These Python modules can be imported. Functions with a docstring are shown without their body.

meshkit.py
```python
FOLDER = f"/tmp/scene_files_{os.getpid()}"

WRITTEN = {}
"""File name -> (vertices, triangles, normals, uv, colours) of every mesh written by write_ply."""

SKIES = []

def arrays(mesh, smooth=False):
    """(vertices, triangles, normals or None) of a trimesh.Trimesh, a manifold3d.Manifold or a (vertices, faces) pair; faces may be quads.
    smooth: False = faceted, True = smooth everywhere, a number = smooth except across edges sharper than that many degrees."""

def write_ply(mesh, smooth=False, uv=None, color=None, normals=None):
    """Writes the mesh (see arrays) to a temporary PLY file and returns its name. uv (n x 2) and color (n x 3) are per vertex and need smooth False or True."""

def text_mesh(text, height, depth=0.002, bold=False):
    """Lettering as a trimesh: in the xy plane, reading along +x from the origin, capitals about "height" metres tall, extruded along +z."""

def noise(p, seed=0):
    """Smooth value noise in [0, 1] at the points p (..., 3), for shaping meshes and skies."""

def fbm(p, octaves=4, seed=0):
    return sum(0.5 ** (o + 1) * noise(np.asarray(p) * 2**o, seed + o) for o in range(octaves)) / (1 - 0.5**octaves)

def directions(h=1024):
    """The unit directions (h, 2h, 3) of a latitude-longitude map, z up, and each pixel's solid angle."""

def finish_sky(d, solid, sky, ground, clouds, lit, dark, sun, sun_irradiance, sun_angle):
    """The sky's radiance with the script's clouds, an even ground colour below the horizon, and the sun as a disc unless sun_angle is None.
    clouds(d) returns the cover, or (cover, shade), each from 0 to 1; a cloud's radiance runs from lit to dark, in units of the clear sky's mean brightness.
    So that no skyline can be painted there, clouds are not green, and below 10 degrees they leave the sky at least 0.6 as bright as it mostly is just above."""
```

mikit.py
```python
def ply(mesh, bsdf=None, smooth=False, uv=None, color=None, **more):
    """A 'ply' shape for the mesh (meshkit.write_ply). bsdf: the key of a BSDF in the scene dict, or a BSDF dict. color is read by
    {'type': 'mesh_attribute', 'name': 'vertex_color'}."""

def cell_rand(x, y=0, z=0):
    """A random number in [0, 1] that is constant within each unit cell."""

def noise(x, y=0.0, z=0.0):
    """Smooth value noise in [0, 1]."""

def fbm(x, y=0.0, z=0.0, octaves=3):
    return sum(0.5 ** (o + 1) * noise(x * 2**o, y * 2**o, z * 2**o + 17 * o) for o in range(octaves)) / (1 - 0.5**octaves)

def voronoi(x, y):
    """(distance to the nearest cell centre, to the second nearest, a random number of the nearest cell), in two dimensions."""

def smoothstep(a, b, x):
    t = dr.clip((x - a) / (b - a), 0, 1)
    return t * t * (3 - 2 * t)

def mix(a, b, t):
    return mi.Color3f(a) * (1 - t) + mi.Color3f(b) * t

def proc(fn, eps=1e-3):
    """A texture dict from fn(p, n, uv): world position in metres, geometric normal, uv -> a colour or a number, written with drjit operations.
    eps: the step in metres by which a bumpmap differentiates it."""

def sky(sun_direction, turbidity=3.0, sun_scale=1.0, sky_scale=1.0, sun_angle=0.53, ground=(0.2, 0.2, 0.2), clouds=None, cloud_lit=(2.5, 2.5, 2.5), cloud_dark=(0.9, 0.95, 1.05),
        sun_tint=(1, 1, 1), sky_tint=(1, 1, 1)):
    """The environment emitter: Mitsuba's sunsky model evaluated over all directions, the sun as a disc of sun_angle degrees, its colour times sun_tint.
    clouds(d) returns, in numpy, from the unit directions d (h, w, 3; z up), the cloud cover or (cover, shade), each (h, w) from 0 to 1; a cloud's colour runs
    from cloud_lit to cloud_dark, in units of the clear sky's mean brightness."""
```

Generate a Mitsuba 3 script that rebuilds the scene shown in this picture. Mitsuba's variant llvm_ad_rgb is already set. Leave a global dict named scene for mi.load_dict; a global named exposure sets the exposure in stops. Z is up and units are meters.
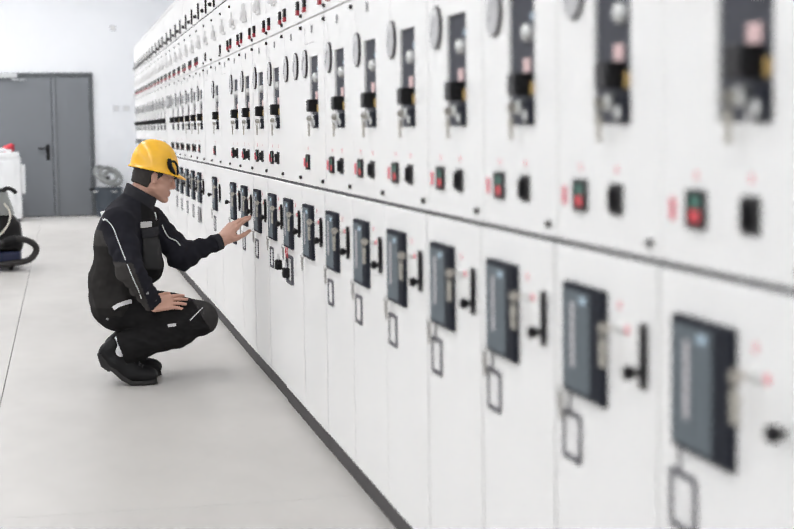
import math
import numpy as np, trimesh, manifold3d as m3, mitsuba as mi
import mikit, meshkit
from shapely.geometry import Polygon, box as sbox

T = mi.ScalarTransform4f
scene, labels = {}, {}

# ------------------------------------------------------------------ camera, light, exposure
H = 1.2                                    # lens height
FOCAL = 1550 / 794                         # focal length in picture widths
YAW, PITCH, ROLL = 0.2117, -0.0884, -0.0133
exposure = 0.49
fwd = np.array([math.sin(YAW) * math.cos(PITCH), math.cos(YAW) * math.cos(PITCH), math.sin(PITCH)])
rgt = np.array([math.cos(YAW), -math.sin(YAW), 0.0])
upv = np.cross(rgt, fwd)
upv = math.cos(ROLL) * upv - math.sin(ROLL) * rgt
eye = np.array([0, 0, H])
scene['camera'] = {'type': 'thinlens', 'fov': 2 * math.degrees(math.atan(0.5 / FOCAL)), 'fov_axis': 'x', 'near_clip': 0.05, 'far_clip': 100.0,
                   'aperture_radius': 0.0118, 'focus_distance': 7.9,
                   'to_world': T().look_at(origin=eye.tolist(), target=(eye + fwd).tolist(), up=upv.tolist())}
LAMP = 12.0                                # radiance of the ceiling luminaires
LAMP_ROWS = [(-0.75, y) for y in (-1.6, 0.9, 4.2, 7.8, 11.4, 15.0, 18.6)] + [(-3.2, y) for y in (-1.6, 0.9, 4.2, 7.8, 11.4, 15.0, 18.6)]  # first of each row: added behind the camera to brighten the near cabinets
LAMP_CROSS_ADDED = [(-3.9, 20.9), (-1.75, 20.9), (0.4, 20.9), (-4.4, 19.7), (-1.75, 19.7)]   # unseen cross rows, added to brighten the end wall
CEIL = 3.7

# ------------------------------------------------------------------ materials
def rgb(*c): return {'type': 'rgb', 'value': list(c)}
def s2l(r, g, b):
    f = lambda v: (v / 255 / 12.92) if v <= 10 else ((v / 255 + 0.055) / 1.055) ** 2.4
    return [f(r), f(g), f(b)]
def mat(name, color, rough=0.5, **kw):
    base = color if isinstance(color, dict) else rgb(*color)
    d = {'type': 'principled', 'base_color': base, 'roughness': rough}
    d.update(kw)
    scene[name] = {'type': 'twosided', 'bsdf': d}
    return name

def floor_color(p, n, uv):
    a = mikit.fbm(p.x * 0.9, p.y * 0.6, 0.0, octaves=3)
    b = mikit.fbm(p.x * 7.0, p.y * 3.5, 4.0, octaves=3)
    return mi.Color3f(0.585, 0.568, 0.545) * (0.76 + 0.18 * a + 0.08 * b)
def wall_color(p, n, uv):
    a = mikit.fbm(p.x * 0.8, p.y * 0.8, p.z * 0.8, octaves=2)
    return mi.Color3f(0.84, 0.855, 0.88) * (0.97 + 0.05 * a)
def cloth_color(p, n, uv):
    a = mikit.fbm(p.x * 40, p.y * 40, p.z * 40, octaves=2)
    return mi.Color3f(0.0125, 0.012, 0.0125) * (0.75 + 0.6 * a)
def skin_color(p, n, uv):
    a = mikit.fbm(p.x * 30, p.y * 30, p.z * 30, octaves=2)
    return mikit.mix(mi.Color3f(0.52, 0.29, 0.215), mi.Color3f(0.60, 0.36, 0.28), a)
mat('m_floor', mikit.proc(floor_color), 0.42, specular=0.35)
mat('m_wall', mikit.proc(wall_color), 0.8, specular=0.2)
mat('m_joint', (0.30, 0.29, 0.28), 0.8)
mat('m_ceiling', (0.8, 0.8, 0.8), 0.9)
mat('m_door', s2l(118, 122, 127), 0.45)
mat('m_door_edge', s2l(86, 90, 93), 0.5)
mat('m_door_gap', (0.02, 0.02, 0.02), 0.7)
mat('m_black', (0.008, 0.008, 0.009), 0.4, specular=0.2)
mat('m_black_soft', (0.016, 0.016, 0.017), 0.7)
mat('m_steel', (0.62, 0.62, 0.62), 0.28, metallic=1.0)
mat('m_silver', (0.72, 0.73, 0.72), 0.35, metallic=0.6)
mat('m_closer', (0.6, 0.62, 0.63), 0.4, metallic=0.5)
mat('m_enamel', (0.80, 0.80, 0.795), 0.38, specular=0.4)
mat('m_enamel_warm', (0.79, 0.785, 0.775), 0.38, specular=0.4)
mat('m_carcass', (0.14, 0.14, 0.145), 0.6)
mat('m_rail', (0.055, 0.055, 0.06), 0.6)
mat('m_plinth', (0.05, 0.047, 0.048), 0.6)
mat('m_panel', s2l(40, 43, 50), 0.75, specular=0.1)
mat('m_screen', s2l(98, 107, 113), 0.6, specular=0.12)
mat('m_strip', s2l(76, 78, 85), 0.7, specular=0.12)
mat('m_label_grey', (0.50, 0.48, 0.50), 0.5)
mat('m_label_pale', (0.72, 0.72, 0.72), 0.5)
mat('m_label_blue', (0.38, 0.50, 0.60), 0.4)
mat('m_card', (0.74, 0.74, 0.74), 0.5)
mat('m_mark', (0.32, 0.32, 0.33), 0.6)
mat('m_tag_grey', (0.24, 0.24, 0.25), 0.6)
mat('m_red', (0.62, 0.04, 0.06), 0.4)
mat('m_red_pale', (0.70, 0.12, 0.17), 0.4)
mat('m_red_mark', (0.68, 0.11, 0.16), 0.5)
mat('m_pink', (0.72, 0.50, 0.50), 0.5)
mat('m_green', (0.02, 0.14, 0.10), 0.35)
mat('m_gold', (0.50, 0.34, 0.12), 0.45)
mat('m_key', (0.46, 0.44, 0.39), 0.4, metallic=0.5)
mat('m_holder', (0.075, 0.075, 0.09), 0.5)
mat('m_key_pale', (0.40, 0.39, 0.37), 0.4, metallic=0.4)
mat('m_bezel', (0.012, 0.012, 0.015), 0.35, specular=0.3)
mat('m_dial', (0.44, 0.44, 0.45), 0.25, clearcoat=1.0, clearcoat_gloss=0.95)
mat('m_fuse', (0.70, 0.70, 0.70), 0.3)
mat('m_red_dark', (0.34, 0.02, 0.035), 0.4)
mat('m_skin', mikit.proc(skin_color), 0.5, specular=0.4)
mat('m_lip', (0.42, 0.17, 0.14), 0.45)
mat('m_hair', (0.022, 0.017, 0.014), 0.6)
mat('m_eye', (0.7, 0.7, 0.7), 0.15)
mat('m_iris', (0.04, 0.03, 0.02), 0.1)
mat('m_nail', (0.62, 0.36, 0.30), 0.3)
mat('m_helmet', (0.97, 0.53, 0.035), 0.26, specular=0.5, clearcoat=0.6, clearcoat_gloss=0.9)
mat('m_jacket', {'type': 'mesh_attribute', 'name': 'vertex_color'}, 0.85, specular=0.15, sheen=0.15)
mat('m_trousers', mikit.proc(cloth_color), 0.85, specular=0.15, sheen=0.1)
mat('m_navy', (0.014, 0.014, 0.019), 0.8, sheen=0.3)
mat('m_grey_cloth', (0.050, 0.047, 0.046), 0.85)
mat('m_pad', (0.030, 0.028, 0.0275), 0.85)
mat('m_piping', (0.62, 0.62, 0.62), 0.5)
mat('m_cord_grey', (0.30, 0.30, 0.30), 0.6)
mat('m_white_cloth', (0.78, 0.78, 0.79), 0.8)
mat('m_shoe', (0.010, 0.010, 0.011), 0.5, specular=0.25)
mat('m_sole', (0.022, 0.021, 0.021), 0.7)
mat('m_bin', (0.055, 0.068, 0.085), 0.5)
mat('m_hose_grey', (0.24, 0.25, 0.245), 0.5)
mat('m_hose_black', (0.022, 0.020, 0.020), 0.45)
mat('m_vac_black', (0.008, 0.0075, 0.008), 0.4, specular=0.25)
mat('m_vac_blue', (0.014, 0.022, 0.075), 0.4)
mat('m_vac_grey', (0.27, 0.285, 0.275), 0.5)
mat('m_cord', (0.66, 0.62, 0.56), 0.5)
mat('m_white_box', (0.76, 0.77, 0.78), 0.45)
mat('m_socket', (0.66, 0.67, 0.69), 0.5)

# ------------------------------------------------------------------ mesh helpers
def P(key, mesh, bsdf, smooth=False, to_world=None, **kw):
    d = mikit.ply(mesh, bsdf, smooth, **kw)
    if to_world is not None: d['to_world'] = to_world
    scene[key] = d
    return d
def tag(key, label=None, cat=None, group=None, kind=None):
    e = labels.setdefault(key, {})
    for k, v in (('label', label), ('category', cat), ('group', group), ('kind', kind)):
        if v: e[k] = v
def cat(*ms): return trimesh.util.concatenate([m for m in ms])
def tri(man):
    m = man.to_mesh()
    return trimesh.Trimesh(np.array(m.vert_properties[:, :3]), np.array(m.tri_verts), process=False)
def bbox(x0, x1, y0, y1, z0, z1, b=0.0):
    """A box with chamfered edges."""
    x0, x1, y0, y1, z0, z1 = min(x0, x1), max(x0, x1), min(y0, y1), max(y0, y1), min(z0, z1), max(z0, z1)
    b = min(b, 0.45 * min(x1 - x0, y1 - y0, z1 - z0))
    if b <= 0:
        m = trimesh.creation.box((x1 - x0, y1 - y0, z1 - z0)); m.apply_translation(((x0 + x1) / 2, (y0 + y1) / 2, (z0 + z1) / 2)); return m
    pts = []
    for sx, sy, sz in np.ndindex(2, 2, 2):
        c = [(x0, x1)[sx], (y0, y1)[sy], (z0, z1)[sz]]; d = [(b, -b)[sx], (b, -b)[sy], (b, -b)[sz]]
        for k in range(3):
            q = [c[i] + (d[i] if i != k else 0) for i in range(3)]; pts.append(q)
    return tri(m3.Manifold.hull_points(np.array(pts)))
def tube(path, r, n=10, closed=False, caps=True):
    """A round tube along a polyline; r a number or one per point."""
    p = np.asarray(path, float); N = len(p); r = np.broadcast_to(np.asarray(r, float), (N,))
    tan = np.roll(p, -1, 0) - np.roll(p, 1, 0)
    if not closed: tan[0], tan[-1] = p[1] - p[0], p[-1] - p[-2]
    tan /= np.linalg.norm(tan, axis=1, keepdims=True)
    a = np.array([0, 0, 1.0]) if abs(tan[0][2]) < 0.9 else np.array([1.0, 0, 0])
    nv = np.cross(tan[0], a); nv /= np.linalg.norm(nv)
    V = []
    ang = np.arange(n) * 2 * np.pi / n
    for i in range(N):
        nv = nv - tan[i] * (nv @ tan[i]); nv /= np.linalg.norm(nv); bv = np.cross(tan[i], nv)
        V.append(p[i] + r[i] * (np.cos(ang)[:, None] * nv + np.sin(ang)[:, None] * bv))
    V = np.concatenate(V); F = []
    rows = N if closed else N - 1
    for i in range(rows):
        for j in range(n):
            a0, a1 = i * n + j, i * n + (j + 1) % n; b0, b1 = ((i + 1) % N) * n + j, ((i + 1) % N) * n + (j + 1) % n
            F += [[a0, a1, b1], [a0, b1, b0]]
    if caps and not closed:
        V = np.vstack([V, p[:1], p[-1:]]); c0, c1 = N * n, N * n + 1
        for j in range(n): F += [[c0, (j + 1) % n, j], [c1, (N - 1) * n + j, (N - 1) * n + (j + 1) % n]]
    return trimesh.Trimesh(V, F, process=False)
def spline(pts, n=24, closed=False):
    from scipy.interpolate import CubicSpline
    p = np.asarray(pts, float)
    if closed: p = np.vstack([p, p[:1]])
    t = np.concatenate([[0], np.cumsum(np.linalg.norm(np.diff(p, axis=0), axis=1))])
    cs = CubicSpline(t, p, bc_type='periodic' if closed else 'natural')
    return cs(np.linspace(0, t[-1], n, endpoint=not closed))
def lathe(profile, n=20):
    """(radius, height) profile turned about z."""
    return trimesh.creation.revolve(np.asarray(profile, float), sections=n)
def along(mesh, axis, origin):
    """Turns a mesh made about z so that z points along axis."""
    m = mesh.copy(); m.apply_transform(trimesh.geometry.align_vectors([0, 0, 1], axis)); m.apply_translation(origin); return m
def extr(poly, depth):
    return trimesh.creation.extrude_polygon(poly, depth, engine='earcut')

# ------------------------------------------------------------------ room
def suffix0(base, i): return base if i == 0 else '%s_%03d' % (base, i)
WALL_Y, RX, LX, FY = 22.49, 2.3, -5.6, -3.0
ROW_X, ROW_Y, CW = 0.9446, 2.3715, 0.5456
JX = -0.30
P('floor', bbox(LX, RX, FY, WALL_Y, -0.2, -0.008), 'm_joint'); tag('floor', 'pale grey smooth concrete floor with thin joint lines', kind='structure')
gx = [LX, JX - 3.0, JX, RX]; gy = [FY, 4.9, 11.0, 17.2, WALL_Y]
k = 0
for i in range(3):
    for j in range(4):
        P('floor__slab' + ('_%03d' % k if k else ''), bbox(gx[i] + 0.002, gx[i + 1] - 0.002, gy[j] + 0.001, gy[j + 1] - 0.001, -0.008, 0.0, 0.0008), 'm_floor'); k += 1
P('ceiling', bbox(LX, RX, FY, WALL_Y, CEIL, CEIL + 0.1), 'm_ceiling'); tag('ceiling', kind='structure')
for nm, b in (('wall_back', (LX - .15, RX + .15, WALL_Y, WALL_Y + .15)), ('wall_right', (RX, RX + .15, FY, WALL_Y)), ('wall_left', (LX - .15, LX, FY, WALL_Y)), ('wall_front', (LX - .15, RX + .15, FY - .15, FY))):
    P(nm, bbox(*b, 0, CEIL), 'm_wall'); tag(nm, 'plain white painted wall', kind='structure')
W6 = ['first', 'second', 'third', 'fourth', 'fifth', 'sixth', 'seventh']
lamp_mesh = bbox(-0.11, 0.11, -1.4, 1.4, 0.0, 0.05, 0.004)
glow_mesh = trimesh.Trimesh([[-.095, -1.38, 0], [.095, -1.38, 0], [.095, 1.38, 0], [-.095, 1.38, 0]], [[0, 2, 1], [0, 3, 2]], process=False)
lm, gm = mikit.ply(lamp_mesh, 'm_white_box'), mikit.ply(glow_mesh, 'm_white_box')
for i, (x, y) in enumerate(LAMP_ROWS + LAMP_CROSS_ADDED):
    k = 'ceiling_light' + ('_%03d' % i if i else '')
    turn = T().rotate([0, 0, 1], 90 if i >= len(LAMP_ROWS) else 0) @ T().scale([1, .72 if i >= len(LAMP_ROWS) else 1, 1])
    tw = T().translate([x, y, CEIL - 0.051]) @ turn
    scene[k + '__housing'] = {**lm, 'to_world': tw}
    scene[k + '__diffuser'] = {**gm, 'to_world': T().translate([x, y, CEIL - 0.0535]) @ turn, 'emitter': {'type': 'area', 'radiance': rgb(LAMP, LAMP, LAMP * 1.01)}}
    n_ = len(LAMP_ROWS) // 2
    where = f'{W6[i % n_]} unseen long ceiling light of the row above the aisle' if i < n_ else f'{W6[i % n_]} unseen long ceiling light of the row by the left wall' if i < 2 * n_ else f'{W6[i - 2 * n_]} added ceiling light set crosswise to brighten the end wall'
    tag(k, where, 'ceiling light', 'ceiling lights under the white ceiling')

# the grey double door in the back wall
DX0, DX1, DZ, DM = -1.13, 0.46, 2.025, -0.115
dy = WALL_Y
fr = cat(bbox(DX1 - .05, DX1, dy - .045, dy, 0, DZ, .004), bbox(DX0, DX0 + .05, dy - .045, dy, 0, DZ, .004), bbox(DX0, DX1, dy - .05, dy, DZ - .055, DZ, .004))
P('door_1__frame', fr, 'm_door_edge')
P('door_1__leaf', bbox(DX0 + .053, DM - .006, dy - .035, dy - .002, .012, DZ - .058, .003), 'm_door')
P('door_1__leaf_001', bbox(DM + .004, DX1 - .053, dy - .035, dy - .002, .012, DZ - .058, .003), 'm_door')
P('door_1__threshold', bbox(DX0 + .05, DX1 - .05, dy - .03, dy, 0, .012), 'm_door_gap')
P('door_1__astragal', bbox(DM + .006, DM + .060, dy - .052, dy - .030, .015, DZ - .06, .004), 'm_door')
for i, x in enumerate((DM - .006, DM + .062)): P(suffix0('door_1__gap_shade', i), bbox(x, x + .008, dy - .0375, dy - .030, .013, DZ - .058), 'm_door_edge')  # dark lines laid in for the leaf gap and the astragal shadow
hp = cat(bbox(DM - .095, DM - .045, dy - .047, dy - .034, .80, 1.02, .006), tube([(DM - .07, dy - .047, .965), (DM - .07, dy - .085, .965), (DM - .20, dy - .085, .962)], .0125, 10), along(lathe([(0, 0), (.014, 0), (.014, .012), (0, .012)], 12), [0, -1, 0], (DM - .07, dy - .047, .86)))
P('door_1__handle', hp, 'm_black', 30); tag('door_1__handle', 'black lever handle on a long plate')
cl = cat(bbox(-1.00, -.57, dy - .10, dy - .036, 1.955, 2.02, .008), tube([(-.64, dy - .07, 1.955), (-.64, dy - .09, 1.93), (-.56, dy - .17, 1.925), (-.46, dy - .06, 1.93)], .012, 8))
P('door_1__closer', cl, 'm_closer', 30); tag('door_1__closer', 'silver overhead door closer')
tag('door_1', 'grey steel double door with black lever handle in the white end wall', kind='structure')
for i, (x, z) in enumerate([(.78, 1.52), (.92, 1.52), (.77, 2.65)]):
    k = 'wall_socket' + ('_%03d' % i if i else '')
    P(k, bbox(x - .042, x + .042, WALL_Y - .012, WALL_Y, z - .042, z + .042, .005), 'm_socket')
    P(k + '__inset', along(lathe([(0, 0), (.028, 0), (.028, .003), (0, .003)], 16), [0, -1, 0], (x, WALL_Y - .0119, z)), 'm_label_pale')
    tag(k, ['small white wall socket nearest the grey door, left of a pair', 'small white wall socket beside the cabinet row, right of a pair', 'single small white wall box high on the end wall'][i], 'wall socket')

# ------------------------------------------------------------------ switchgear cabinets
# local frame of one cabinet: x = -p (p = distance in front of the doors), y = -u (u from its far seam), z up
def B(u0, u1, z0, z1, p0, p1, b=.0015): return bbox(-p1, -p0, -u1, -u0, z0, z1, b)
def knob(profile, u, z, p=0.0, n=16): return along(lathe(profile, n), [-1, 0, 0], (-p, -u, z))
def ring(u0, u1, z0, z1, w, p0, p1):
    a = sbox(u0, z0, u1, z1).buffer(.006, quad_segs=3); c = sbox(u0 + w, z0 + w, u1 - w, z1 - w).buffer(.003, quad_segs=2)
    m = extr(a.difference(c), p1 - p0)            # x=u, y=z, z=depth
    v = m.vertices; m.vertices = np.stack([-(p0 + v[:, 2]), -v[:, 0], v[:, 1]], 1); m.fix_normals(); return m
PRE, BACK = {}, False
UPX, UPY = 0.008, 0.020            # the tiers above the rail stand this much further back, their fittings shifted along
def pre(name, mesh, bsdf, smooth=False):
    if BACK and not name.startswith(('middle_door', 'upper_door', 'top_door', 'cornice', 'upper_rail', 'K_p', 'K_c')): mesh.apply_translation((0, UPY, 0))
    PRE[name] = mikit.ply(mesh, bsdf, smooth)
g = 0.0052
pre('body', B(.001, CW - .001, .056, 2.25, -.60, -.0305, 0), 'm_carcass')
pre('plinth', B(0, CW, 0, .056, -.58, -.002, .001), 'm_plinth')
pre('lower_door', B(g, CW - g, .060, .9675, -.0305, 0, .0025), 'm_enamel')
pre('cross_rail', B(0, CW, .968, .977, -.0305, -.006, 0), 'm_rail')
SU0, SU1, SZ0, SZ1, SP = .228, .416, 1.200, 1.474, -.008      # the breaker's opening
pre('middle_door', B(.0012, CW - .0012, .978, 1.619, -.022, 0, .001), 'm_enamel')
cut = extr(sbox(.0012, .978, CW - .0012, 1.619).difference(sbox(SU0 - UPY, SZ0, SU1 - UPY, SZ1)), .022)
v = cut.vertices; cut.vertices = np.stack([.022 - v[:, 2], -v[:, 0], v[:, 1]], 1); cut.fix_normals()
pre('middle_door_open', cut, 'm_enamel')
pre('upper_door', B(.0012, CW - .0012, 1.625, 1.938, -.022, 0, .001), 'm_enamel')
pre('top_door', B(.0012, CW - .0012, 1.947, 2.235, -.022, 0, .001), 'm_enamel')
pre('cornice', B(0, CW, 2.237, 2.262, -.60, .004, .003), 'm_enamel')
# lower door
hp = np.array([[-p, -u, z] for (ins, p) in ((0, 0), (0, .010), (.002, .014)) for u in (.087 + ins, .304 - ins) for z in (.692 + ins, .902 - ins)])
pre('display_panel', tri(m3.Manifold.hull_points(hp)), 'm_panel')
pre('screen', B(.096, .246, .702, .890, .013, .0155, .001), 'm_screen')
pre('label_strip', B(.146, .164, .745, .868, .015, .0175, .0008), 'm_label_grey')
pre('indicator', B(.196, .228, .869, .882, .015, .0175, .0008), 'm_label_blue')
pre('lock', knob([(0, 0), (.011, 0), (.011, .006), (.007, .010), (0, .010)], .372, .845, 0), 'm_silver', 30)
pre('label_holder', ring(.064, .156, .562, .645, .006, 0, .005), 'm_holder')
pre('card', B(.069, .151, .567, .640, 0, .002, .0005), 'm_card')
pre('hanger', B(.090, .098, .645, .695, 0, .004, .0005), 'm_tag_grey')
pre('bar_handle', cat(B(.484, .502, .757, .868, .003, .012, .003), B(.489, .496, .772, .852, 0, .004, .001)), 'm_black')
pre('pale_bar', cat(B(.5135, .5235, .757, .867, .006, .014, .003), B(.516, .522, .772, .784, 0, .010, .001)), 'm_label_pale')
pre('knob', knob([(0, 0), (.006, 0), (.006, .008), (.0125, .013), (.0135, .022), (.009, .028), (0, .029)], .458, .780), 'm_black', 40)
pre('red_mark', B(.3625, .369, .876, .892, 0, .0015, .0003), 'm_red_mark')
pre('red_lamp', knob([(0, 0), (.0075, 0), (.0075, .002), (.004, .004), (0, .0045)], .404, .845), 'm_red_pale', 40)
# middle door
BACK = True
MU = .128
pre('meter', knob([(0, 0), (.0555, 0), (.0555, .0062), (.0535, .0078), (.0515, .0078), (.0515, .003), (0, .003)], MU, 1.452, 0, 36), 'm_bezel', 35)
pre('dial', knob([(.0516, .004), (.0516, .0076), (.045, .0098), (.030, .0116), (0, .0125)], MU, 1.452, 0, 36), 'm_dial', 50)
nd = B(MU - .0012, MU + .0012, 1.424, 1.484, .0100, .0132, 0); nd.apply_transform(trimesh.transformations.rotation_matrix(.7, [1, 0, 0], [0, -MU, 1.452]))
pre('needle', nd, 'm_bezel')
pre('breaker', B(SU0 - .01, SU1 + .01, SZ0 - .004, SZ1 + .006, -.0215, SP, 0), 'm_strip')
pre('lamp_button', knob([(0, 0), (.019, 0), (.019, .010), (.016, .016), (.008, .020), (0, .021)], .366, 1.392, SP, 20), 'm_silver', 40)
pre('pilot_dot', knob([(0, 0), (.008, 0), (.008, .004), (0, .006)], .382, 1.424, SP, 12), 'm_label_blue', 40)
pre('warning_tag', B(.318, .366, 1.308, 1.340, SP, SP + .003, .001), 'm_pink')
pre('lever', cat(B(.322, .380, 1.262, 1.309, SP, .032, .004)), 'm_black')
pre('terminal', B(.388, .400, 1.262, 1.290, SP, .002, .002), 'm_gold')
pre('interlock', B(.366, .414, 1.202, 1.250, SP, .012, .002), 'm_panel')
pre('lock_body', knob([(0, 0), (.016, 0), (.016, .014), (.011, .020), (0, .020)], .318, 1.238, SP), 'm_silver', 35)
pre('white_label', B(.320, .356, 1.201, 1.218, SP, SP + .004, .001), 'm_label_pale')
pre('small_lock', knob([(0, 0), (.012, 0), (.012, .004), (0, .006)], .392, 1.220, .011, 12), 'm_silver', 35)
pre('button_box', cat(ring(.136, .188, 1.044, 1.092, .004, 0, .009), B(.136, .188, 1.044, 1.092, 0, .003, 0)), 'm_black')
pre('green_button', B(.140, .184, 1.069, 1.089, .002, .0060, .001), 'm_green')
pre('red_button', B(.140, .184, 1.047, 1.067, .002, .0065, .001), 'm_red')
pre('selector_switch', B(.322, .382, 1.040, 1.096, 0, .005, .002), 'm_black_soft')
pre('switch_knob', cat(knob([(0, 0), (.019, 0), (.018, .006), (0, .008)], .350, 1.068, .004), B(.344, .356, 1.048, 1.088, .008, .018, .003)), 'm_black', 30)
pre('name_mark', cat(B(.150, .162, 1.114, 1.117, 0, .0012, 0), B(.152, .158, 1.119, 1.127, 0, .0012, 0)), 'm_red_mark')
pre('name_mark_001', cat(B(.345, .357, 1.114, 1.117, 0, .0012, 0), B(.348, .355, 1.119, 1.127, 0, .0012, 0)), 'm_red_mark')
pre('red_text', B(.058, .070, 1.047, 1.082, 0, .005, .001), 'm_red_mark')
cam = [(0, 0), (.0075, 0), (.0075, .007), (.0045, .0105), (0, .0105)]
pre('door_lock', knob(cam, .515, 1.002, 0, 10), 'm_black', 40)
pre('door_lock_001', knob(cam, .035, 1.597, 0, 10), 'm_black', 40)
pre('number_tag', B(.294, .308, 1.563, 1.592, 0, .0045, .001), 'm_tag_grey')
pre('mimic_line', cat(B(.100, .103, 1.512, 1.590, 0, .001, 0), B(.130, .133, 1.508, 1.528, 0, .001, 0)), 'm_label_pale')
pre('mimic_frame', cat(B(.115, .119, 1.528, 1.592, 0, .001, 0), B(.119, .350, 1.526, 1.529, 0, .001, 0)), 'm_label_grey')
# upper door
pre('switch', B(.118, .160, 1.672, 1.708, 0, .010, .002), 'm_black')
pre('switch_cap', B(.120, .158, 1.653, 1.672, 0, .0115, .002), 'm_red_dark')
pre('switch_001', B(.492, .534, 1.672, 1.708, 0, .010, .002), 'm_black')
pre('switch_cap_001', B(.494, .532, 1.653, 1.672, 0, .0115, .002), 'm_red_dark')
pre('switch_single', B(.06, .096, 1.653, 1.706, 0, .009, .002), 'm_black')
pre('upper_lock', knob(cam, .046, 1.644, 0, 10), 'm_black', 40)
pre('upper_lock_001', knob(cam, .130, 1.887, 0, 10), 'm_black', 40)
pre('fuse_base', B(.255, .375, 1.752, 1.768, 0, .010, .002), 'm_fuse')
bottle = [(0, 0), (.015, 0), (.015, .036), (.006, .052), (.005, .082), (0, .084)]
def fuse(u): m = lathe(bottle, 12); m.apply_translation((-.012, -u, 1.762)); return m
pre('fuse_holder', fuse(.285), 'm_fuse', 40); pre('fuse_holder_001', fuse(.345), 'm_fuse', 40)
# top door
pre('top_bar', B(.322, .338, 1.955, 2.064, 0, .012, .003), 'm_black')
pre('upper_rail', B(0, CW, 1.9385, 1.9475, -.0305, -.003, 0), 'm_rail')
pre('top_knob', knob([(0, 0), (.012, 0), (.013, .008), (.010, .020), (0, .022)], .105, 1.988, 0, 12), 'm_black', 40)
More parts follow.
